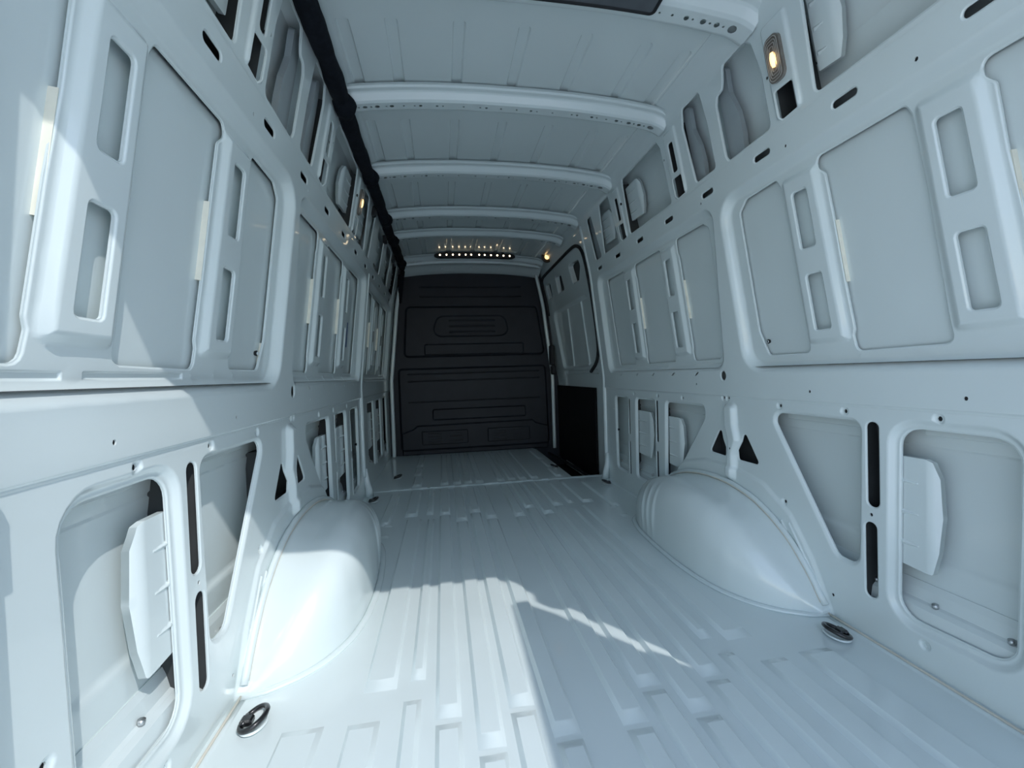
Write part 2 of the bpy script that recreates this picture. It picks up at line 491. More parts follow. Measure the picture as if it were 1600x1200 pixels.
    pts = [[(2.925, 0.640), (2.722, 0.638), (2.742, 0.128), (2.915, 0.135)],
           [(2.594, 0.640), (2.350, 0.640), (2.374, 0.132), (2.604, 0.136)],
           [(2.218, 0.640), (1.866, 0.640), (1.870, 0.588), (2.110, 0.289), (2.170, 0.205), (2.235, 0.215)]]
    if left:
        pts += [[(3.30, 0.64), (3.59, 0.64), (3.59, 0.14), (3.30, 0.22)], [(3.72, 0.64), (3.98, 0.64), (3.98, 0.14), (3.72, 0.14)],
                [(4.12, 0.64), (4.36, 0.64), (4.36, 0.10), (4.12, 0.10)]]
    for p in pts:
        L = rloop(p, 0.022, 4)
        W.emboss(offset(L, 0.016), 0.013, 0.009, 2)
        W.hole(L, 0.003, 0.004, 0.006)
    W.hole(rloop([(1.742, 0.556), (1.822, 0.434), (1.712, 0.430), (1.712, 0.47), (1.730, 0.505)], 0.010, 3), 0.002, 0.003, 0.006)
    W.hole(rloop([(1.590, 0.554), (1.507, 0.430), (1.628, 0.430), (1.628, 0.47), (1.606, 0.510)], 0.010, 3), 0.002, 0.003, 0.006)
    # wavy bead over the arch between the two triangles
    W.emboss(rloop([(1.625, 0.330), (1.700, 0.330), (1.702, 0.43), (1.690, 0.50), (1.712, 0.57), (1.715, 0.675), (1.625, 0.675), (1.622, 0.58), (1.604, 0.51), (1.630, 0.45)], 0.03, 5), 0.028, -0.022, 4)
    # raised lip along the arch on the wall
    arch_out = rloop([(1.185, 0.02), (1.255, 0.165), (1.345, 0.29), (1.48, 0.375), (1.66, 0.405), (1.86, 0.40), (2.03, 0.36), (2.17, 0.29), (2.32, 0.06), (2.36, -.06), (1.17, -.06)], 0.06, 5)
    W.emboss(arch_out, 0.020, -0.010, 3)
    # spear shaped beads beside the big triangle
    for k in range(2):
        W.emboss(rloop([(1.395-0.035*k, 0.25), (1.385-0.035*k, 0.26), (1.250-0.03*k, 0.07), (1.262-0.03*k, 0.062)], 0.004, 2), 0.006, -0.006, 2)
    # slanted drain slits and the round hole under the second bay
    for y in (1.902, 2.118, 2.335, 2.543, 2.788):
        W.hole(rloop([(y-0.020, 0.806), (y-0.006, 0.806), (y+0.020, 0.789), (y+0.006, 0.789)], 0.004, 2), 0.002, 0.0, 0.004)
    W.hole(circ(1.707, 0.788, 0.015, 0.020, 16), 0.002, 0.003, 0.007)
    # dimpled fixing holes
    dimp = [(1.141, 0.675), (0.886, 0.676), (1.400, 0.675), (1.385, 0.321), (0.923, 0.072), (1.69, 0.69), (1.72, 0.69), (2.05, 0.672), (2.31, 0.672), (2.62, 0.672), (0.68, 0.30)]
    for y, z in dimp:
        W.emboss(circ(y, z, 0.017, 0.017, 14), 0.010, 0.006, 2)
        W.hole(circ(y, z, 0.0058, 0.0068, 8), 0.003, 0.0, 0.003)
    plain = [(0.823, 0.731), (1.259, 0.733), (1.910, 0.748), (1.190, 0.071), (1.69, 0.315), (1.66, 0.312), (1.69, 0.48), (1.655, 0.475), (1.06, 0.376),
             (1.253, 1.548), (1.72, 1.545), (0.86, 1.545), (2.92, 0.40), (2.95, 0.23), (2.95, 0.55), (1.47, 0.915), (1.275, 1.78), (1.92, 1.83), (2.42, 1.82)]
    for y, z in plain: W.hole(circ(y, z, 0.0048, 0.0055, 8), 0.003, 0.0, 0.003)
    # ---- roof side
    up = [[(1.345, 1.945), (1.318, 1.920), (1.298, 1.816), (1.300, 1.633), (1.470, 1.629), (1.515, 1.629), (1.523, 1.650), (1.522, 1.84), (1.509, 1.868), (1.478, 1.872), (1.466, 1.90), (1.455, 1.945)],
          [(1.725, 1.948), (1.606, 1.946), (1.593, 1.800), (1.593, 1.638), (1.725, 1.637), (1.742, 1.880)],
          [(1.110, 1.945), (1.122, 1.634), (0.62, 1.634), (0.62, 1.945)],
          [(2.365, 1.935), (1.963, 1.935), (1.938, 1.890), (1.934, 1.632), (2.392, 1.634), (2.38, 1.80)],
          [(2.735, 1.932), (2.580, 1.932), (2.556, 1.632), (2.800, 1.632)],
          [(2.985, 1.925), (2.900, 1.925), (2.855, 1.632), (2.965, 1.632)],
          ]
    if left:
        up += [[(3.16, 1.925), (3.44, 1.925), (3.44, 1.632), (3.16, 1.632)], [(3.60, 1.925), (3.88, 1.925), (3.88, 1.632), (3.60, 1.632)],
               [(4.02, 1.925), (4.32, 1.925), (4.32, 1.632), (4.02, 1.632)]]
    for p in up:
        L = rloop(p, 0.016, 4); W.hole(L, 0.003, 0.004, 0.007)
    # pillars of the roof side stand proud, each with a lamp or slot on top of a small opening
    for y, f in ((1.215, 'A'), (1.84, 'B'), (2.467, 'C')):
        W.emboss(rect(y-0.055, y+0.055, 1.625, 1.93, 0.02, 3), 0.016, -0.010, 2)
        W.hole(rloop([(y-0.034, 1.633), (y+0.034, 1.630), (y+0.034, 1.718), (y-0.034, 1.716)], 0.008, 3), 0.002, 0.003, 0.006)
        lamp_here = (f == 'A' and not left) or (f == 'C' and left)
        if not lamp_here:
            W.hole(rect(y-0.018, y+0.016, 1.740, 1.870, 0.010, 4), 0.002, 0.003, 0.006)
    splits = [('window_panel', offset(densify(l, 0.03), 0.004), 'paint') for l in bays]
    if s > 0 or s < 0:
        splits.append(('roof_side_panel', rect(REAR_Y-0.01, y_end+0.01, 1.617, 2.2), 'paint'))
    root = W.build('wall_'+side, 'paint', None, splits, rim=0.03)
    tag(root, 'grey white pressed steel van side on the %s with window bays and cut outs' % side, 'wall', None, 'structure')

    # outer skin seen through the openings
    K = Sheet(wall_map(s), rect(REAR_Y, max(y_end, 3.12)+0.02, -0.25, 2.11), base=lambda P: skin_off(P[:, 1]), grid=0.08, step=0.08, nsgn=-s)
    for b in (0.55, 0.60, 0.70, 0.80, 0.83, 0.86, 1.47, 1.50, 1.55, 1.62, 1.7, 1.93, 1.96, 1.99, 2.02, 2.05):
        K.lines.append([(y, b) for y in np.linspace(REAR_Y+0.002, max(y_end, 3.12)+0.018, 40)])
    K.emboss(rect(-0.3, 5.0, 1.742, 1.752), 0.004, 0.004, 1)            # roof joint crease
    K.emboss(rect(-0.3, 5.0, 0.585, 0.60), 0.006, 0.005, 1)
    K.emboss(rect(-0.3, 5.0, -0.4, 0.30), 0.03, -0.010, 2)
    K.build('outer_skin', 'skin', root)

    # closed box sections behind the slotted pillars, the belt and the roof rail
    wm = wall_map(s)
    def web(pa, pb, nm):
        n = 14
        t = np.linspace(0, 1, n)
        ya = pa[0]+(pb[0]-pa[0])*t; ba = pa[1]+(pb[1]-pa[1])*t
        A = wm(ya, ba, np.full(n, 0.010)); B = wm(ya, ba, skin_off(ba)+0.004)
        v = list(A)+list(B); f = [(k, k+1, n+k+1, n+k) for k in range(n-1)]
        mesh(nm, v, f, 'shade_primer', root, False)
    cols = [(1.030, 1.088, 0.06, 0.70), (2.680, 2.716, 0.06, 0.70), (2.306, 2.344, 0.06, 0.70)]
    if left: cols += [(3.635, 3.675, 0.06, 0.70), (4.04, 4.08, 0.06, 0.70)]
    for y in (1.215, 1.84, 2.467): cols.append((y-0.042, y+0.042, 1.625, 1.93))
    cols.append((1.495, 1.835, 0.40, 0.60))
    for a0, a1, b0, b1 in cols:
        web((a0, b0), (a0, b1), 'pillar_web'); web((a1, b0), (a1, b1), 'pillar_web')
        n = 14; bb = np.linspace(b0, b1, n)
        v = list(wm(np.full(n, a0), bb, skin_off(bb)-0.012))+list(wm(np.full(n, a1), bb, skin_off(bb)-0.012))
        mesh('pillar_shade_back', v, [(k, k+1, n+k+1, n+k) for k in range(n-1)], 'shade_primer', root, False)  # back plate added in a dark tone so the slots look unlit
    for b in (0.745, 0.822, 1.538, 1.612): web((REAR_Y+0.01, b), (y_end-0.03, b), 'rail_web')
    web((1.495, 0.40), (1.835, 0.40), 'arch_web'); web((1.495, 0.60), (1.835, 0.60), 'arch_web')
    # reinforcement strip hanging behind the belt
    for y0, y1 in ((0.745, 0.955), (1.115, 1.42)):
        A = [wm(np.array([y]), np.array([b]), np.array([d]))[0] for y in (y0, y1) for b, d in ((0.622, 0.066), (0.625, 0.062), (0.675, 0.062), (0.675, 0.066))]
        mesh('belt_reinforcement', A, [(0, 1, 5, 4), (1, 2, 6, 5), (2, 3, 7, 6), (3, 0, 4, 7), (0, 3, 2, 1), (4, 5, 6, 7)], 'paint', root, False)
    # black plugs that stand in for the shade inside the fixing holes
    for y, z in dimp+plain:
        d0 = float(W.depth(np.array([[y+0.0075, z]]))[0])+0.0045
        c = wm(np.array([y]), np.array([z]), np.array([d0]))[0]
        k = [wm(np.array([y+0.009*math.cos(q)]), np.array([z+0.009*math.sin(q)]), np.array([d0]))[0] for q in np.linspace(0, 2*math.pi, 9)[:-1]]
        k2 = [wm(np.array([y+0.006*math.cos(q)]), np.array([z+0.006*math.sin(q)]), np.array([d0+0.012]))[0] for q in np.linspace(0, 2*math.pi, 9)[:-1]]
        mesh('hole_shade_plug', k+k2, [tuple(range(8)), tuple(range(15, 7, -1))]+[(q, 8+q, 8+(q+1) % 8, (q+1) % 8) for q in range(8)], 'rubber', root, False)

    # pressed brackets bridging inner frame and skin at the front of the openings
    brs = [(0.905, 1.000, 0.255, 0.562, 0.030), (2.100, 2.232, 0.285, 0.560, 0.030), (2.432, 2.610, 0.280, 0.565, 0.030),
           (2.245, 2.400, 1.700, 1.895, 0.034), (2.655, 2.815, 1.690, 1.880, 0.034), (1.045, 1.128, 1.690, 1.935, 0.034)]
    if left: brs += [(3.42, 3.60, 0.28, 0.56, 0.03), (3.82, 3.99, 0.28, 0.56, 0.03), (3.30, 3.455, 1.69, 1.88, 0.034), (3.74, 3.89, 1.69, 1.88, 0.034), (4.16, 4.33, 1.69, 1.88, 0.034)]
    for a0, a1, b0, b1, off in brs:
        h = b1-b0
        L = rloop([(a0+0.016, b0), (a1, b0+0.006), (a1, b1), (a0+0.028, b1), (a0+0.014, b1-0.02*h), (a0+0.003, b1-0.16*h), (a0, b0+0.5*h), (a0+0.006, b0+0.2*h)], 0.006, 3)
        def base(P, a0=a0, off=off):
            t = np.clip((P[:, 0]-a0)/0.03, 0, 1)
            return off+0.016*(1-t)**2
        Bk = Sheet(wall_map(s), L, base=base, grid=0.02, step=0.02, nsgn=-s)
        for k in range(3):
            bz = b0+h*(0.22+0.28*k)
            Bk.emboss(rloop([(a0+0.045, bz-0.004), (a1-0.004, bz-0.009), (a1-0.004, bz+0.009), (a0+0.045, bz+0.002)], 0.002, 2), 0.008, -0.006, 2)
        Bk.build('stiffener_bracket', 'paint', root, rim=0.014)
    # dark stiffener webs inside the narrow roof side openings
    for a0, a1 in ((1.450, 1.535), (1.690, 1.76), (2.935, 3.0)):
        L = rloop([(a0+0.010, 1.62), (a1, 1.62), (a1, 1.95), (a0+0.025, 1.95), (a0+0.03, 1.86), (a0+0.005, 1.78), (a0, 1.70)], 0.012, 3)
        Bk = Sheet(wall_map(s), L, base=lambda P: np.full(len(P), 0.030), grid=0.03, step=0.03, nsgn=-s)
        Bk.build('stiffener_web', 'web_grey', root, rim=0.02)
    # cream foam strips bonded between skin and hat stiffener
    fs = [(0.723, 1.07, 1.262), (1.132, 1.07, 1.262), (1.970, 1.071, 1.265), (2.449, 1.073, 1.262)]
    if left: fs += [(3.445, 1.07, 1.26), (3.865, 1.07, 1.26), (1.500, 0.885, 0.95)]
    for y, z0, z1 in fs:
        lean = 0.0145 if y < 2.2 else 0.006
        c = []
        for z, dy in ((z0, -lean/2), (z1, lean/2)):
            for yy, d in ((y-0.004, 0.047), (y-0.003, D_BAY+0.001), (y+0.012, D_BAY+0.009), (y+0.012, 0.047)):
                c.append(wall_map(s)(np.array([yy+dy]), np.array([z]), np.array([d]))[0])
        f = [(0, 1, 2, 3), (7, 6, 5, 4), (0, 4, 5, 1), (1, 5, 6, 2), (2, 6, 7, 3), (3, 7, 4, 0)]
        if s < 0: f = [q[::-1] for q in f]
        o = mesh('foam_strip', c, f, 'cream', root, False)
        o['label'] = 'cream foam strip along the edge of the opening'
    # sill rail with bolts inside the lower cavity
    prof = [(0.985, 0.02), (0.985, 0.205), (0.962, 0.212), (0.955, 0.195), (0.948, 0.165), (0.940, 0.160), (0.930, 0.150), (0.924, 0.118), (0.916, 0.112), (0.906, 0.100), (0.903, 0.02)]
    ye = y_end-0.06
    v = []; f = []; n = len(prof)
    for y in (REAR_Y+0.05, ye):
        for x, z in prof: v.append((s*x, y, z))
    for k in range(n-1):
        q = (k, k+1, n+k+1, n+k); f.append(q if s > 0 else q[::-1])
    o = mesh('sill_rail', v, f, 'paint', root, False)
    for y in np.arange(0.62, ye-0.1, 0.155):
        a = [(s*0.9435, y, 0.162), (s*0.9415, y, 0.172)]
        tube('bolt', a, 0.007, 'steel', o, 8)
    return root

wall_r = build_wall(1, 3.13)
wall_l = build_wall(-1, FRONT_Y)
# blue sticker on the second left bay
def wp(s, y, z, d): return wall_map(s)(np.array([y]), np.array([z]), np.array([d]))[0]
so = mesh('sticker', [wp(-1, y, z, 0.0455-off) for off in (0.0, 0.001) for y, z in ((2.66, 1.02), (2.74, 1.02), (2.74, 1.17), (2.66, 1.17))],
          [(0, 1, 2, 3), (7, 6, 5, 4), (0, 4, 5, 1), (1, 5, 6, 2), (2, 6, 7, 3), (3, 7, 4, 0)], 'sticker', wall_l, False)
so['label'] = 'small blue rectangular sticker'

# ------------------------------------------------------------------ load floor
def floor_map(a, b, d): return np.stack([np.asarray(a, float), np.asarray(b, float), d], -1)
FW = 0.99
FL = Sheet(floor_map, rloop([(-FW, REAR_Y-0.03), (FW, REAR_Y-0.03), (FW, 3.22), (0.64, 3.22), (0.64, 4.50), (0.60, FRONT_Y+0.02), (-FW, FRONT_Y+0.02)]),
           grid=0.12, step=0.12, nsgn=1)
RH = 0.013
def ribf(xc, w, y0, y1, h=RH):
    FL.ribs.append((xc-w/2, xc+w/2, y0, y1, 0.010, min(0.030, (y1-y0)/2.2), h))
for sg in (-1, 1):
    for xc in (0.083, 0.255):
        ribf(sg*xc, 0.062, 0.30, 0.906); ribf(sg*xc, 0.064, 0.920, 2.405); ribf(sg*xc, 0.064, 2.420, 3.15); ribf(sg*xc, 0.060, 3.238, 4.48)
    for xc in (0.170, 0.350):
        ribf(sg*xc, 0.062, 0.30, 1.008); ribf(sg*xc, 0.064, 1.023, 2.54); ribf(sg*xc, 0.064, 2.553, 3.15); ribf(sg*xc, 0.060, 3.240, 4.48)
    ribf(sg*0.440, 0.045, 0.30, 1.10); ribf(sg*0.430, 0.040, 1.17, 2.50); ribf(sg*0.440, 0.04, 2.58, 3.14)
    ribf(sg*0.527, 0.085, 1.15, 2.52); ribf(sg*0.550, 0.075, 0.30, 1.05); ribf(sg*0.550, 0.075, 2.57, 3.14); ribf(sg*0.555, 0.07, 3.245, 3.56); ribf(sg*0.57, 0.06, 3.60, 3.92); ribf(sg*0.57, 0.06, 3.96, 4.46)
    ribf(sg*0.690, 0.095, 0.30, 1.06)
    ribf(sg*0.690, 0.06, 2.45, 3.10)
    ribf(sg*0.665, 0.045, 2.26, 2.31, 0.006); ribf(sg*0.665, 0.045, 2.425, 2.46, 0.006)
    # turned up side flange
    FL.emboss(rect(sg*0.955-0.085, sg*0.955+0.085, -0.2, 1.20), 0.010, 0.006, 2)
    FL.emboss(rect(sg*0.955-0.085, sg*0.955+0.085, 2.38, 3.18), 0.010, 0.006, 2)
# front panel laps over the load floor
FL.emboss(rect(-1.2, 1.2, 3.195, 5.0), 0.006, 0.007, 1)
floor = FL.build('floor', 'floor', None, [('front_floor_panel', rect(-1.2, 1.2, 3.1955, 5.0), 'floor')])
tag(floor, 'glossy grey white ribbed steel load floor of the van', 'floor', None, 'structure')
# sliding door step well
sw = empty('step_well', (0, 0, 0))
sw.parent = floor
mesh('step_plate', [(0.60, 3.2, -0.20), (1.02, 3.2, -0.20), (1.02, 4.62, -0.20), (0.60, 4.62, -0.20)], [(0, 1, 2, 3)], 'trimblack', sw, False)
mesh('step_riser', [(0.632, 3.2, -0.20), (0.632, 4.62, -0.20), (0.632, 4.62, 0.0), (0.632, 3.2, 0.0)], [(0, 3, 2, 1)], 'trimblack', sw, False)
mesh('step_end', [(0.60, 3.225, -0.20), (1.02, 3.225, -0.20), (1.02, 3.225, 0.0), (0.60, 3.225, 0.0)], [(0, 1, 2, 3)], 'trimblack', sw, False)
tube('step_edge_seal', [(0.80, 4.62, -0.06), (0.84, 4.2, -0.06), (0.86, 3.6, -0.06), (0.87, 3.24, -0.06)], 0.012, 'rubber', sw, 8)
mesh('underbody_light_seal', [(-1.06, 0.2, -0.23), (1.06, 0.2, -0.23), (1.06, 4.75, -0.23), (-1.06, 4.75, -0.23)], [(0, 1, 2, 3)], 'trimblack', floor, False)  # unseen plate added to stop light leaking in from below
# spot weld slots along the lap joint
for k, x in enumerate((-0.72, -0.62, -0.50, -0.43, -0.30, -0.20, -0.02, 0.03, 0.13, 0.22, 0.30, 0.42)):
    o = box('weld_tab', (x, 3.205, 0.0075), (0.05, 0.012, 0.003), 'floor', floor, 0.001)
# sealant beads along the floor edges
for sg in (-1, 1):
    tube('sealant_bead', [(sg*0.884, y, 0.008) for y in np.linspace(REAR_Y+0.02, 1.20, 12)], 0.0035, 'sealant', floor, 6)

# ------------------------------------------------------------------ wheel arches
AY = [1.195, 1.207, 1.25, 1.338, 1.43, 1.526, 1.64, 1.723, 1.81, 1.891, 2.0, 2.125, 2.20, 2.28, 2.330]
AZ = [0.0, 0.03, 0.095, 0.190, 0.250, 0.292, 0.316, 0.322, 0.321, 0.314, 0.294, 0.251, 0.195, 0.095, 0.0]
IY = [1.195, 1.215, 1.26, 1.32, 1.405, 1.52, 1.657, 1.80, 1.96, 2.08, 2.20, 2.28, 2.330]
IX = [0.885, 0.820, 0.750, 0.700, 0.658, 0.634, 0.626, 0.628, 0.640, 0.655, 0.690, 0.760, 0.885]
def wheel_arch(s):
    side = 'left' if s < 0 else 'right'
    NU, NV = 160, 48
    us = 1.195+(2.330-1.195)*(0.5-0.5*np.cos(np.linspace(0, math.pi, NU)))
    def sminterp(x, X, Y):
        w = 0.03
        return sum(np.interp(x+k*w, X, Y) for k in (-1, -.5, 0, .5, 1))/5
    zw = sminterp(us, AY, AZ); xi = sminterp(us, IY, IX)
    zw[0] = zw[-1] = 0; 
    V = []
    for i, y in enumerate(us):
        w = 0.90-xi[i]; h = zw[i]
        for j in range(NV):
            t = j/(NV-1)
            # flat top from the wall, then a generous shoulder down to the floor
            if t < 0.3:
                q = t/0.3; x = 0.90-w*0.42*q; z = h*(1-0.03*q)
            else:
                th = (t-0.3)/0.7*math.pi/2; p = 2/3.3
                x = xi[i]+w*0.58*(1-math.sin(th)**p) if False else 0.90-w*0.42-w*0.58*(math.sin(th)**p)
                z = h*0.97*(math.cos(th)**p) if th < math.pi/2-1e-6 else 0.0
            # three upright beads on the inner flank and a broad dished top
            flank = math.exp(-((z-0.45*h)/(0.30*h+1e-4))**2) if t > 0.5 else 0
            for yb in (1.90, 1.965, 2.03):
                x -= 0.010*flank*math.exp(-((y-yb)/0.009)**2)
            z -= 0.012*math.exp(-((y-1.62)/0.16)**2-((x-0.78)/0.06)**2)*(h/0.33)
            V.append((s*x, y, max(z, 0.0)+0.002))
    Fc = []
    for i in range(NU-1):
        for j in range(NV-1):
            q = (i*NV+j, i*NV+j+1, (i+1)*NV+j+1, (i+1)*NV+j)
            Fc.append(q if s < 0 else q[::-1])
    root = empty('wheel_arch', (s*0.76, 1.76, 0.0))
    tag(root, 'rounded grey white wheel arch housing at the %s wall%s' % (side, ', half sunlit' if s < 0 else ', fully in shade'), 'wheel arch', 'wheel arches')
    inv = Matrix.Translation((-s*0.76, -1.76, 0))
    def put(o): o.data.transform(inv); return o
    put(mesh('housing', V, Fc, 'paint', root))
    # flange on the floor and along the wall
    ys = np.linspace(1.21, 2.31, 60)
    fl = [(s*(np.interp(y, us, xi)-0.012), y, 0.004) for y in ys]
    put(tube('floor_flange', [(s*0.885, 1.198, 0.004)]+fl+[(s*0.885, 2.335, 0.004)], 0.009, 'paint', root, 8, squash=(1.4, 0.7)))
    wl = [(s*0.878, y, np.interp(y, us, zw)+0.010) for y in np.linspace(1.2, 2.32, 60)]
    put(tube('wall_flange', wl, 0.010, 'paint', root, 8))
    wl2 = [(s*(0.872), y, np.interp(y, us, zw)+0.004) for y in np.linspace(1.21, 2.2, 60)]
    o = put(tube('sealant_bead', wl2, 0.0042, 'sealant', root, 6)); o['label'] = 'beige sealant bead'
    return root
wheel_arch(-1); wheel_arch(1)

# ------------------------------------------------------------------ roof
def roof_map(a, b, d): return np.stack([np.asarray(a, float), np.asarray(b, float), roof_z(np.asarray(a, float))+d], -1)
BOWS = [(1.200, 1.360), (1.795, 1.925), (2.425, 2.575), (3.075, 3.235), (3.52, 3.69), (4.24, 4.42)]
RF = Sheet(roof_map, rect(-0.98, 0.98, REAR_Y-0.05, FRONT_Y+0.05), grid=0.09, step=0.09, nsgn=-1)
for x in (-0.7, -0.6, -0.5, -0.35, 0.35, 0.5, 0.6, 0.7):
    RF.lines.append([(x, y) for y in np.linspace(REAR_Y, FRONT_Y, 40)])
ys = [REAR_Y]+[c for b in BOWS for c in b]+[FRONT_Y]
for k in range(0, len(ys), 2):
    y0, y1 = ys[k]+0.06, ys[k+1]+0.06
    if y1-y0 < 0.15: continue
    for x in (-0.622, -0.464, -0.232, 0.0, 0.232, 0.464, 0.622):
        w = 0.050
        RF.emboss(rect(x-w/2, x+w/2, y0+0.07, y1, 0.022, 5), 0.009, 0.012, 2)
ceil = RF.build('ceiling', 'paint', None)
tag(ceil, 'curved grey white steel van roof with shallow lengthwise beads between bows', 'ceiling', None, 'structure')
# roof bows
SEC = [(0, .038), (.014, .038), (.021, .032), (.036, .030), (.042, .026), (.058, .006), (.068, .000), (.112, .000), (.120, .004), (.124, .046)]
_sl = np.concatenate([[0], np.cumsum(np.hypot(np.diff([p[0] for p in SEC]), np.diff([p[1] for p in SEC])))])
def bow(y0, y1, idx):
    sc = (y1-y0)/0.124
    sy = np.array([p[0] for p in SEC])*sc; sz = np.array([p[1] for p in SEC])
    def mp(a, b, d):
        a = np.asarray(a, float); yy = np.interp(b, _sl, sy); zz = np.interp(b, _sl, sz)
        end = np.clip((np.abs(a)-0.655)/0.08, 0, 1)
        return np.stack([a, y0+yy, BOW_Z(a)+zz-end**2*0.022+d], -1)
    S = Sheet(mp, rect(-0.728, 0.728, 0.0005, _sl[-1]-0.0005), grid=0.5, step=0.06, nsgn=-1, eps=5e-4)
    for sl in [q+o_ for q in _sl[1:-1] for o_ in (-0.002, 0.0, 0.002)]:
        S.lines.append([(x, sl) for x in np.linspace(-0.727, 0.727, 49)])
    sm = 0.5*(_sl[6]+_sl[7])
    rr = np.random.RandomState(idx)
    for sg in (-1, 1):
        for x, r in ((0.035, 0.0035), (0.10, 0.005), (0.128, 0.003), (0.20, 0.0035), (0.29, 0.0035), (0.315, 0.0045), (0.385, 0.006), (0.41, 0.003), (0.455, 0.0035), (0.505, 0.0075), (0.528, 0.003), (0.565, 0.0085), (0.59, 0.0035), (0.615, 0.008), (0.64, 0.0035), (0.672, 0.0125)):
            S.hole(circ(sg*x, sm, r*1.15, r*0.95, 10), 0, 0.0, 0.003)
    o = S.build('roof_bow', 'paint', ceil)
    return o
for i, (y0, y1) in enumerate(BOWS): bow(y0, y1, i)
# front header between last bow and bulkhead
def hmap(a, b, d):
    a = np.asarray(a, float)
    return np.stack([a, np.asarray(b, float), BOW_Z(a)-0.02-0.06*smooth((np.asarray(b)-4.42)/0.18)+d], -1)
H = Sheet(hmap, rect(-0.74, 0.74, 4.40, FRONT_Y+0.01), grid=0.05, step=0.05, nsgn=-1)
for x in (-0.3, 0.0, 0.3): H.emboss(circ(x, 4.50, 0.02), 0.012, 0.006, 2)
H.build('front_header', 'paint', ceil, rim=0.03)

# ------------------------------------------------------------------ bulkhead
def bk_map(a, b, d): return np.stack([np.asarray(a, float), FRONT_Y+d, np.asarray(b, float)], -1)
BK = Sheet(bk_map, rloop([(-1.0, -0.22), (1.0, -0.22), (1.0, 2.06), (-1.0, 2.06)], 0.01), grid=0.07, step=0.07, nsgn=-1)
BK.emboss(rloop([(-0.80, 0.05), (0.82, 0.05), (0.80, 0.93), (-0.80, 0.93)], 0.05), 0.03, -0.030, 3)
BK.emboss(rloop([(-0.74, 1.03), (0.80, 1.03), (0.72, 1.58), (-0.70, 1.58)], 0.06), 0.03, -0.026, 3)
BK.emboss(rloop([(-0.52, 1.05), (0.56, 1.05), (0.56, 1.18), (-0.52, 1.18)], 0.03), 0.02, 0.020, 2)
BK.emboss(rloop([(-0.45, 1.24), (0.42, 1.24), (0.36, 1.48), (-0.38, 1.48)], 0.10), 0.025, 0.018, 2)
for z in (1.30, 1.36, 1.42): BK.emboss(rect(-0.25, 0.25, z-0.012, z+0.012, 0.01), 0.01, -0.010, 2)
for z in (0.860, 0.785, 0.565): BK.emboss(rect(-0.70, 0.72, z-0.009, z+0.009, 0.008), 0.008, 0.012, 2)
BK.emboss(rect(-0.46, 0.56, 0.360, 0.490, 0.03), 0.02, 0.030, 2)
BK.emboss(rloop([(-0.78, 0.0), (0.80, 0.0), (0.80, 0.26), (0.66, 0.30), (0.62, 0.335), (-0.62, 0.325), (-0.66, 0.29), (-0.78, 0.25)], 0.02), 0.02, -0.040, 2)
for z in (1.68, 1.78): BK.emboss(rect(-0.55, 0.55, z-0.012, z+0.012, 0.01), 0.012, 0.012, 2)
bulk = BK.build('wall_front', 'plastic', None)
tag(bulk, 'dark charcoal plastic bulkhead with horizontal ribs closing the front of the load bay', 'wall', None, 'structure')
for x0, x1 in ((-0.57, -0.09), (0.12, 0.58)):
    v, f = box_data(((x0+x1)/2, 4.520, 0.19), (x1-x0, 0.02, 0.145), 0.008)
    g = mesh('vent_panel', v, f, 'plastic', bulk, False)
    for k in range(4):
        for h in (0.28, 0.74):
            xc = x0+(x1-x0)*h
            box('vent_slat', (xc, 4.508, 0.147+0.028*k), (0.14, 0.008, 0.010), 'plastic', g, 0.002)

# front corner pillars beside the bulkhead
for s in (-1, 1):
    pts = [(s*(prof_x(b)-0.030), FRONT_Y-0.045, b) for b in np.linspace(0.0, 1.93, 30)]
    o = tube('corner_pillar', pts, 0.020, 'paint', bulk, 8)
    o['label'] = 'narrow grey white pillar edge beside the bulkhead'

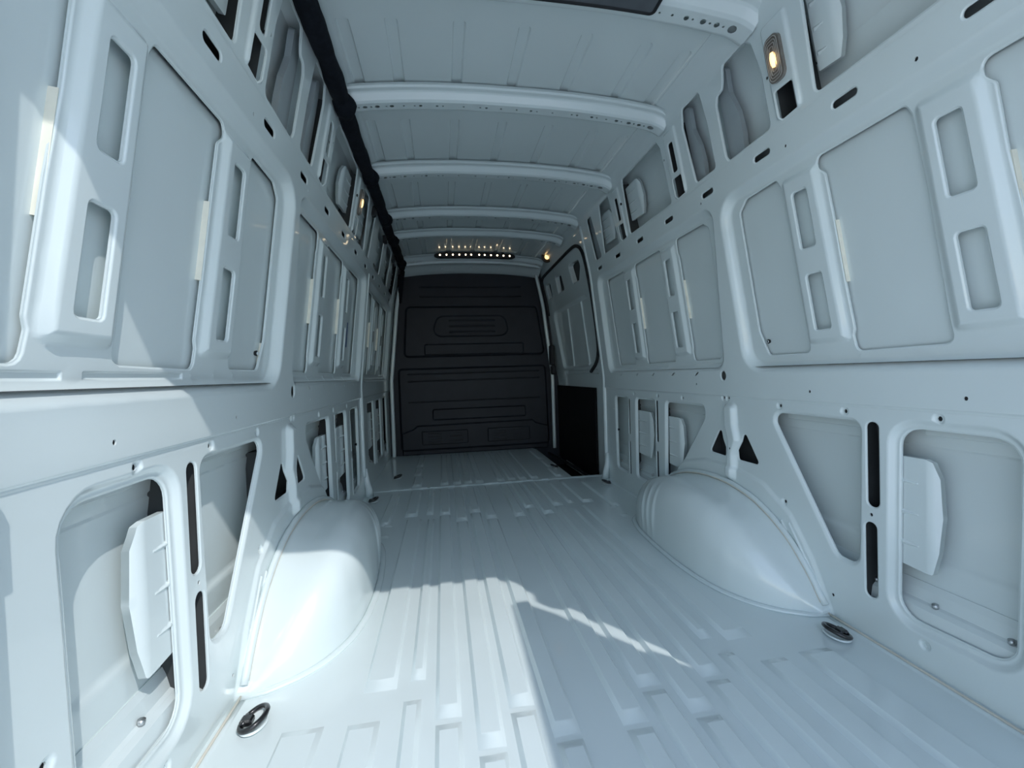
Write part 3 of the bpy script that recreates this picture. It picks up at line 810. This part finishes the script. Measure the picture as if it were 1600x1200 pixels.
# ------------------------------------------------------------------ sliding door on the right
def door_side():
    root = empty('door_1', (0.93, 3.9, 0.0))
    tag(root, 'closed sliding side door with ribbed upper panel and black lower board', 'door', None, 'structure')
    inv = Matrix.Translation((-0.93, -3.9, 0))
    def put(o):
        o.data.transform(inv)
        return o
    base = lambda P: np.full(len(P), 0.030)+0.02*smooth((0.9-P[:, 1])/0.2)
    S = Sheet(wall_map(1), rect(3.06, FRONT_Y+0.02, -0.10, 2.05), base=base, grid=0.06, step=0.06, nsgn=-1)
    win = rloop([(3.27, 0.86), (4.30, 0.85), (4.42, 1.47), (3.34, 1.47)], 0.08, 6)
    S.emboss(win, 0.04, 0.030, 3)
    for yb, yt in ((3.545, 3.567), (3.99, 3.96)):
        S.emboss(rloop([(yb-0.018, 0.875), (yb+0.018, 0.875), (yt+0.018, 1.44), (yt-0.018, 1.44)], 0.01, 3), 0.012, -0.014, 2)
    S.emboss(rloop([(3.32, 0.80), (4.30, 0.80), (4.30, 0.845), (3.32, 0.845)], 0.012, 3), 0.012, 0.012, 2)
    for L in ([(3.380, 1.70), (3.470, 1.600), (3.630, 1.600), (3.660, 1.755), (3.60, 1.765), (3.40, 1.75)], [(3.915, 1.740), (3.900, 1.605), (4.115, 1.605), (4.100, 1.768)], [(4.320, 1.755), (4.325, 1.612), (4.480, 1.615), (4.505, 1.768)]):
        S.hole(rloop(L, 0.02, 4), 0.04, 0.006, 0.01)
    put(S.build('inner_panel', 'paint', root))
    K = Sheet(wall_map(1), rect(3.05, FRONT_Y+0.03, -0.25, 2.11), base=lambda P: np.full(len(P), 0.11), grid=0.2, step=0.2, nsgn=-1)
    put(K.build('outer_skin', 'skin', root))
    for a0, a1, b0, b1 in ((3.36, 3.68, 1.58, 1.79), (3.88, 4.13, 1.58, 1.79), (4.30, 4.52, 1.58, 1.79)):
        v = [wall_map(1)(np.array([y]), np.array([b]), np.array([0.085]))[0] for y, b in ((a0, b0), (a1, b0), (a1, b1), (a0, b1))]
        put(mesh('cavity_shade_plate', v, [(0, 1, 2, 3)], 'shade_primer', root, False))  # added dark plate stands in for shade behind the door openings
    # black rubber seal around the upper part of the opening
    path = [(3.45, 0.825), (3.30, 0.89), (3.225, 0.97), (3.205, 1.05), (3.200, 1.231), (3.217, 1.485), (3.224, 1.70), (3.255, 1.80), (3.34, 1.850), (3.46, 1.866), (3.92, 1.862), (4.46, 1.858), (4.555, 1.842), (4.57, 1.78), (4.56, 1.65), (4.545, 1.45)]
    P = [tuple(wall_map(1)(np.array([y]), np.array([b]), np.array([0.022]))[0]) for y, b in path]
    # smooth the path
    Q = [P[0]]
    for i in range(len(P)-1):
        a, b = Vector(P[i]), Vector(P[i+1])
        Q += [tuple(a*0.75+b*0.25), tuple(a*0.25+b*0.75)]
    Q.append(P[-1])
    put(tube('rubber_seal', Q, 0.014, 'rubber', root, 8))
    put(box('black_board', (0.925, 3.98, 0.30), (0.02, 1.16, 0.78), 'trimblack', root, 0.004))
    put(box('lock_case', (0.845, 4.50, 1.02), (0.05, 0.07, 0.22), 'rubber', root, 0.012))
    put(box('lock_catch', (0.85, 4.47, 0.86), (0.05, 0.06, 0.10), 'rubber', root, 0.012))
    put(box('lock_plate', (0.835, 4.515, 0.94), (0.02, 0.03, 0.20), 'steel', root, 0.004))
    return root
door_side()
# pillar trailing the sliding door
PL = [tuple(wall_map(1)(np.array([3.125]), np.array([b]), np.array([0.012]))[0]) for b in np.linspace(0.0, 1.93, 40)]
o = tube('door_pillar', PL, 0.022, 'paint', wall_r, 10)
o = tube('pillar_foot', [(0.872, 3.10, 0.0), (0.872, 3.085, 0.06), (0.885, 3.085, 0.12), (0.89, 3.09, 0.2)], [0.03, 0.024, 0.02, 0.012], 'paint', wall_r, 10)
o = tube('pillar_foot', [(-0.872, 3.10, 0.0), (-0.872, 3.085, 0.06), (-0.885, 3.085, 0.12), (-0.89, 3.09, 0.2)], [0.03, 0.024, 0.02, 0.012], 'paint', wall_l, 10)
# centre pillar seam on the left wall
PL = [tuple(wall_map(-1)(np.array([3.06]), np.array([b]), np.array([0.010]))[0]) for b in np.linspace(0.15, 1.55, 40)]
tube('pillar_bead', PL, 0.018, 'paint', wall_l, 10)

# ------------------------------------------------------------------ rear frame and the opened rear doors (behind the camera)
def rear_map(a, b, d): return np.stack([np.asarray(a, float), REAR_Y+d, np.asarray(b, float)], -1)
RB = Sheet(rear_map, rect(-1.04, 1.04, -0.30, 2.12), grid=0.2, step=0.1, nsgn=1)
opening = rloop([(-0.83, -0.01), (0.83, -0.01), (0.825, 1.05), (0.762, 1.842), (0.0, 1.828), (-0.762, 1.800), (-0.825, 1.05)], 0.06, 6)
RB.hole(opening, -0.05, 0.0)
rear = RB.build('wall_back', 'paint', None, rim=-0.05)
tag(rear, 'grey white rear door frame of the van around the open doorway', 'wall', None, 'structure')

def rear_door(s, name):
    # slab standing open at a right angle, following the curved body side
    ez = [-0.05, 1.05, 1.163, 1.37, 1.627, 1.745]
    ex = [0.905, 0.900, 0.874, 0.796, 0.773, 0.736]
    V = []; Fc = []
    n = len(ez)
    folded = s < 0           # unseen left door, posed swung round outside to let light reach the right wall
    for yy in ((0.30, 1.08) if folded else (0.13, -0.65)):
        dx = 0.17 if folded else (0.0 if yy > 0 else -0.02)
        for o_ in (0.0, 0.045):
            for k in range(n): V.append((s*(ex[k]+dx+o_), yy, ez[k]))
    I = lambda e, o_, k: (e*2+o_)*n+k
    for k in range(n-1):
        for q in ((I(0, 0, k), I(0, 0, k+1), I(1, 0, k+1), I(1, 0, k)), (I(0, 1, k), I(1, 1, k), I(1, 1, k+1), I(0, 1, k+1)),
                  (I(0, 0, k), I(0, 1, k), I(0, 1, k+1), I(0, 0, k+1)), (I(1, 0, k), I(1, 0, k+1), I(1, 1, k+1), I(1, 1, k))):
            Fc.append(q)
    Fc += [(I(0, 0, n-1), I(0, 1, n-1), I(1, 1, n-1), I(1, 0, n-1)), (I(0, 0, 0), I(1, 0, 0), I(1, 1, 0), I(0, 1, 0))]
    root = empty(name, (s*0.92, 0.13, 0))
    tag(root, 'grey white rear door swung open at the right of the doorway' if s > 0 else 'unseen grey white rear door posed back along the left outside to brighten the right wall', 'door', None, 'structure')
    inv = Matrix.Translation((-s*0.92, -0.13, 0))
    o = mesh('panel', V, Fc, 'paint', root, False); o.data.transform(inv)
    for z in (0.25, 0.85):
        h = box('hinge', (s*(1.05 if folded else 0.93), 0.25 if folded else 0.17, z), (0.05, 0.10, 0.06), 'steel', root, 0.006); h.data.transform(inv)
    return root
rear_door(1, 'door_2'); rear_door(-1, 'door_3')
g = mesh('ground', [(-40, -40, -0.68), (40, -40, -0.68), (40, 40, -0.68), (-40, 40, -0.68)], [(0, 1, 2, 3)], 'concrete', None, False)
tag(g, 'unseen concrete yard under and behind the van, set pale to bounce light', 'ground', None, 'structure')

# ------------------------------------------------------------------ dome lamps on the roof side
def dome_lamp(s, y, label):
    b0, b1 = 1.735, 1.872
    root = empty('dome_lamp', tuple(wall_map(s)(np.array([y]), np.array([1.80]), np.array([-0.012]))[0]))
    inv = Matrix.Translation(-root.location)
    off = -0.010
    wm = wall_map(s)
    S = Sheet(wm, rect(y-0.030, y+0.030, b0, b1, 0.022, 6), base=lambda P: np.full(len(P), off-0.010), grid=0.02, step=0.015, nsgn=-s)
    S.emboss(rect(y-0.024, y+0.024, b0+0.008, b1-0.008, 0.018, 5), 0.006, 0.003, 2)
    o = S.build('housing', 'lens', root, rim=0.012); o.data.transform(inv)
    for k in range(4):
        q = 0.004+0.0055*k
        L = densify(rect(y-0.028+q, y+0.028-q, b0+q*1.6, b1-q*1.6, max(0.004, 0.020-q), 5), 0.02)
        P = wm(L[:, 0], L[:, 1], np.full(len(L), off-0.0125))
        o = tube('lens_ridge', [tuple(p) for p in P], 0.0011, 'lensridge', root, 5, True); o.data.transform(inv)
    P = wm(np.array([y, y]), np.array([1.780, 1.822]), np.array([off-0.012]*2))
    o = tube('bulb', [tuple(p) for p in np.linspace(P[0], P[1], 5)], [0.006, 0.0085, 0.009, 0.0085, 0.006], 'bulb', root, 10)
    o.data.transform(inv); o['label'] = 'glowing warm bulb'
    tag(root, label, 'lamp', 'dome lamps')
    return root
dome_lamp(1, 1.218, 'lit dome lamp high on the right roof side above a square opening')
dome_lamp(-1, 2.467, 'lit dome lamp on the left roof side beside the black cable loom')

# ------------------------------------------------------------------ LED light bars
def led_bar(y, zc, x0, x1, n, face_dir, label, lit):
    root = empty('led_light_bar', ((x0+x1)/2, y, zc))
    inv = Matrix.Translation(-root.location)
    sag = lambda x: -0.012*(abs(x)/0.45)**2
    N = 28
    V = []; Fc = []
    prof = [(-0.022, -0.018), (-0.015, -0.026), (0.015, -0.026), (0.022, -0.018), (0.022, 0.014), (0.015, 0.022), (-0.015, 0.022), (-0.022, 0.014)]
    for i in range(N):
        x = x0+(x1-x0)*i/(N-1)
        e = min(1.0, 0.45+0.55*math.sqrt(min(1, min(i, N-1-i)/1.5)))
        for py, pz in prof: V.append((x, y+py*e, zc+sag(x)+pz*e))
    m = len(prof)
    for i in range(N-1):
        for k in range(m):
            k2 = (k+1) % m; Fc.append((i*m+k, (i+1)*m+k, (i+1)*m+k2, i*m+k2))
    Fc.append(tuple(range(m))); Fc.append(tuple((N-1)*m+k for k in range(m-1, -1, -1)))
    o = mesh('housing', V, Fc, 'rubber', root); auto_sharp(o, 35); o.data.transform(inv)
    if lit:
        for k in range(n):
            x = x0+0.055+(x1-x0-0.11)*k/(n-1)
            if k == n//2-1: x -= 0.008
            if k == n//2: x += 0.008
            c = Vector((x, y-0.0215, zc+sag(x)))
            R = 0.0085; v = []; f = []
            for a in range(4):
                ph = a/3*math.pi/2
                for b in range(10):
                    th = 2*math.pi*b/10
                    v.append(c+Vector((R*math.cos(ph)*math.cos(th), -R*math.sin(ph)*0.7, R*math.cos(ph)*math.sin(th))))
            for a in range(3):
                for b in range(10):
                    f.append((a*10+b, a*10+(b+1) % 10, (a+1)*10+(b+1) % 10, (a+1)*10+b))
            o = mesh('led', v, f, 'led', root); o.data.transform(inv)
    else:
        lx0, lx1 = x0+0.05, x1-0.05
        v = []
        for i in range(16):
            x = lx0+(lx1-lx0)*i/15
            v += [(x, y-0.016, zc+sag(x)-0.0212), (x, y+0.004, zc+sag(x)-0.0212)]
        f = [(2*i, 2*i+2, 2*i+3, 2*i+1) for i in range(15)]
        o = mesh('lens', v, f, 'ledface', root, False); o.data.transform(inv)
    for x in (x0+0.12, x1-0.12):
        o = box('mounting_clip', (x, y+0.012, zc+sag(x)+0.022), (0.03, 0.02, 0.03), 'rubber', root, 0.003); o.data.transform(inv)
    tag(root, label, 'light', 'led light bars')
    return root
led_bar(4.22, 2.012, -0.372, 0.422, 12, -1, 'black light bar with a row of twelve lit warm LEDs above the bulkhead', True)

# dark panel on the rearmost bow above the camera
def rear_strip():
    root = empty('roof_light_panel', (-0.05, 1.25, 1.985))
    inv = Matrix.Translation(-root.location)
    x0, x1, y0, y1 = -0.50, 0.385, 1.20, 1.312
    N = 30; V = []; Fc = []
    L = densify(rect(x0, x1, y0, y1, 0.02, 5), 0.04); m = len(L)
    ins = offset(L, -0.012)
    zt = lambda x: BOW_Z(np.abs(x))
    A = [(p[0], p[1], zt(p[0])+0.004) for p in L]; B = [(p[0], p[1], zt(p[0])-0.020) for p in L]
    C = [(p[0], p[1], zt(p[0])-0.024) for p in offset(L, -0.005)]; D = [(p[0], p[1], zt(p[0])-0.020) for p in ins]
    V = A+B+C+D
    for r in range(3):
        for k in range(m):
            k2 = (k+1) % m; Fc.append((r*m+k, (r+1)*m+k, (r+1)*m+k2, r*m+k2))
    o = mesh('rim', V, Fc, 'rubber', root); o.data.transform(inv)
    S = Sheet(lambda a, b, d: np.stack([a, b, zt(a)-0.019+d], -1), offset(L, -0.011), grid=0.05, step=0.05, nsgn=-1)
    o = S.build('panel', 'ledface', root); o.data.transform(inv)
    tag(root, 'dark grey panel with black rim under the roof bow at the top edge', 'panel')
rear_strip()

# round spot lamp at the front right roof corner
def spot_lamp():
    c = Vector((0.735, 4.15, 1.985))
    root = empty('spot_lamp', c)
    v = []; f = []
    # lathe pointing back towards the rear doors and down
    ax = Vector((-0.75, -0.75, -0.55)).normalized(); a = ax.cross(Vector((0, 0, 1))).normalized(); b = ax.cross(a)
    pr = [(0.0, -0.06), (0.045, -0.06), (0.056, -0.04), (0.056, 0.012), (0.050, 0.018), (0.030, 0.006), (0.026, 0.0)]
    n = 20
    for r, h in pr:
        for k in range(n):
            th = 2*math.pi*k/n; v.append(ax*h+a*r*math.cos(th)+b*r*math.sin(th))
    for i in range(len(pr)-1):
        for k in range(n):
            k2 = (k+1) % n; f.append((i*n+k, i*n+k2, (i+1)*n+k2, (i+1)*n+k))
    o = mesh('housing', v, f, 'rubber', root); auto_sharp(o, 35)
    v = []; f = []
    for i in range(5):
        ph = i/4*math.pi/2
        for k in range(n):
            th = 2*math.pi*k/n; r = 0.024*math.cos(ph)
            v.append(ax*(0.002+0.012*math.sin(ph))+a*r*math.cos(th)+b*r*math.sin(th))
    for i in range(4):
        for k in range(n):
            k2 = (k+1) % n; f.append((i*n+k, i*n+k2, (i+1)*n+k2, (i+1)*n+k))
    mesh('bulb', v, f, 'bulb', root)
    tube('bracket', [(0.0, 0.02, 0.0), (0.01, 0.05, 0.02), (0.02, 0.07, 0.035)], 0.014, 'rubber', root, 8)
    tag(root, 'round black spot lamp with lit warm bulb at the front right roof corner', 'lamp')
spot_lamp()

# ------------------------------------------------------------------ lashing rings
def lashing_ring(x, y, z, label, ry=0.036, rx=0.028):
    root = empty('lashing_ring', (x, y, z))
    n = 28
    # shallow oval cup set in the floor
    v = []; f = []
    for q, h in ((1.12, 0.002), (1.06, 0.006), (0.98, 0.006), (0.90, 0.002), (0.3, 0.001)):
        for k in range(n):
            th = 2*math.pi*k/n; v.append((rx*q*math.cos(th), ry*q*math.sin(th), h))
    for i in range(4):
        for k in range(n):
            k2 = (k+1) % n; f.append((i*n+k, i*n+k2, (i+1)*n+k2, (i+1)*n+k))
    f.append(tuple(4*n+k for k in range(n)))
    mesh('cup', v, f, 'paint', root)
    # ring lying slightly raised on a hinge lug
    mesh('ring', *tube_data([(rx*math.cos(2*math.pi*k/n), ry*math.sin(2*math.pi*k/n), 0.014+0.010*math.cos(2*math.pi*k/n)) for k in range(n)], 0.0062, 8, True), 'ring', root)
    v, fc = box_data((-rx*0.55, 0, 0.010), (rx*1.0, 0.026, 0.016), 0.004)
    mesh('hinge_lug', v, fc, 'ring', root, False)
    tube('pin', [(-rx*0.7, -0.016, 0.012), (-rx*0.7, 0.016, 0.012)], 0.006, 'ring', root, 8)
    tag(root, label, 'ring', 'floor lashing rings')
    return root
lashing_ring(-0.813, 1.098, 0.004, 'black lashing ring on the sunlit floor behind the left wheel arch')
r = lashing_ring(0.813, 1.098, 0.004, 'black lashing ring on the floor behind the right wheel arch')
r.rotation_euler.z = math.pi
lashing_ring(-0.822, 2.955, 0.004, 'black lashing ring at the left wall ahead of the wheel arch')
r = lashing_ring(0.822, 2.955, 0.004, 'black lashing ring at the foot of the sliding door pillar'); r.rotation_euler.z = math.pi
r = lashing_ring(0.822, 2.36, 0.004, 'black lashing ring tucked in front of the right wheel arch'); r.rotation_euler.z = math.pi
lashing_ring(-0.724, 3.567, 0.010, 'black lashing ring on the front floor panel at the left')
r = lashing_ring(0.590, 3.563, 0.010, 'black lashing ring on the front floor panel by the step well'); r.rotation_euler.z = math.pi

# ------------------------------------------------------------------ black taped cable loom along the left roof edge
rr = random.Random(3)
P = []; R = []
for y in np.arange(0.29, 4.56, 0.035):
    P.append((-0.698+0.004*math.sin(y*5.1), y, 1.955+0.004*math.sin(y*3.3+1)))
    R.append(0.035*(1+0.06*math.sin(y*23)+0.05*rr.uniform(-1, 1)))
loom = empty('cable_loom', (-0.70, 0.15, 1.955))
inv = Matrix.Translation(-loom.location)
o = tube('taped_bundle', P, R, 'foamtape', loom, 12); o.data.transform(inv)
for y in (1.86, 2.50, 3.15, 3.62, 4.33):
    o = tube('clip', [(-0.70, y-0.05, 1.957), (-0.69, y, 1.955), (-0.70, y+0.05, 1.955)], [0.036, 0.047, 0.036], 'foamtape', loom, 12); o.data.transform(inv)
for y in (2.86, 3.42, 3.95, 4.45):
    o = box('connector', (-0.735, y, 1.90), (0.03, 0.05, 0.06), 'rubber', loom, 0.006); o.data.transform(inv)
o = tube('hanging_end', [(-0.70, 4.50, 1.95), (-0.72, 4.53, 1.85), (-0.735, 4.55, 1.72), (-0.74, 4.55, 1.6)], [0.03, 0.03, 0.024, 0.012], 'foamtape', loom, 10); o.data.transform(inv)
tag(loom, 'thick black taped cable loom running along the left edge of the roof', 'cable')
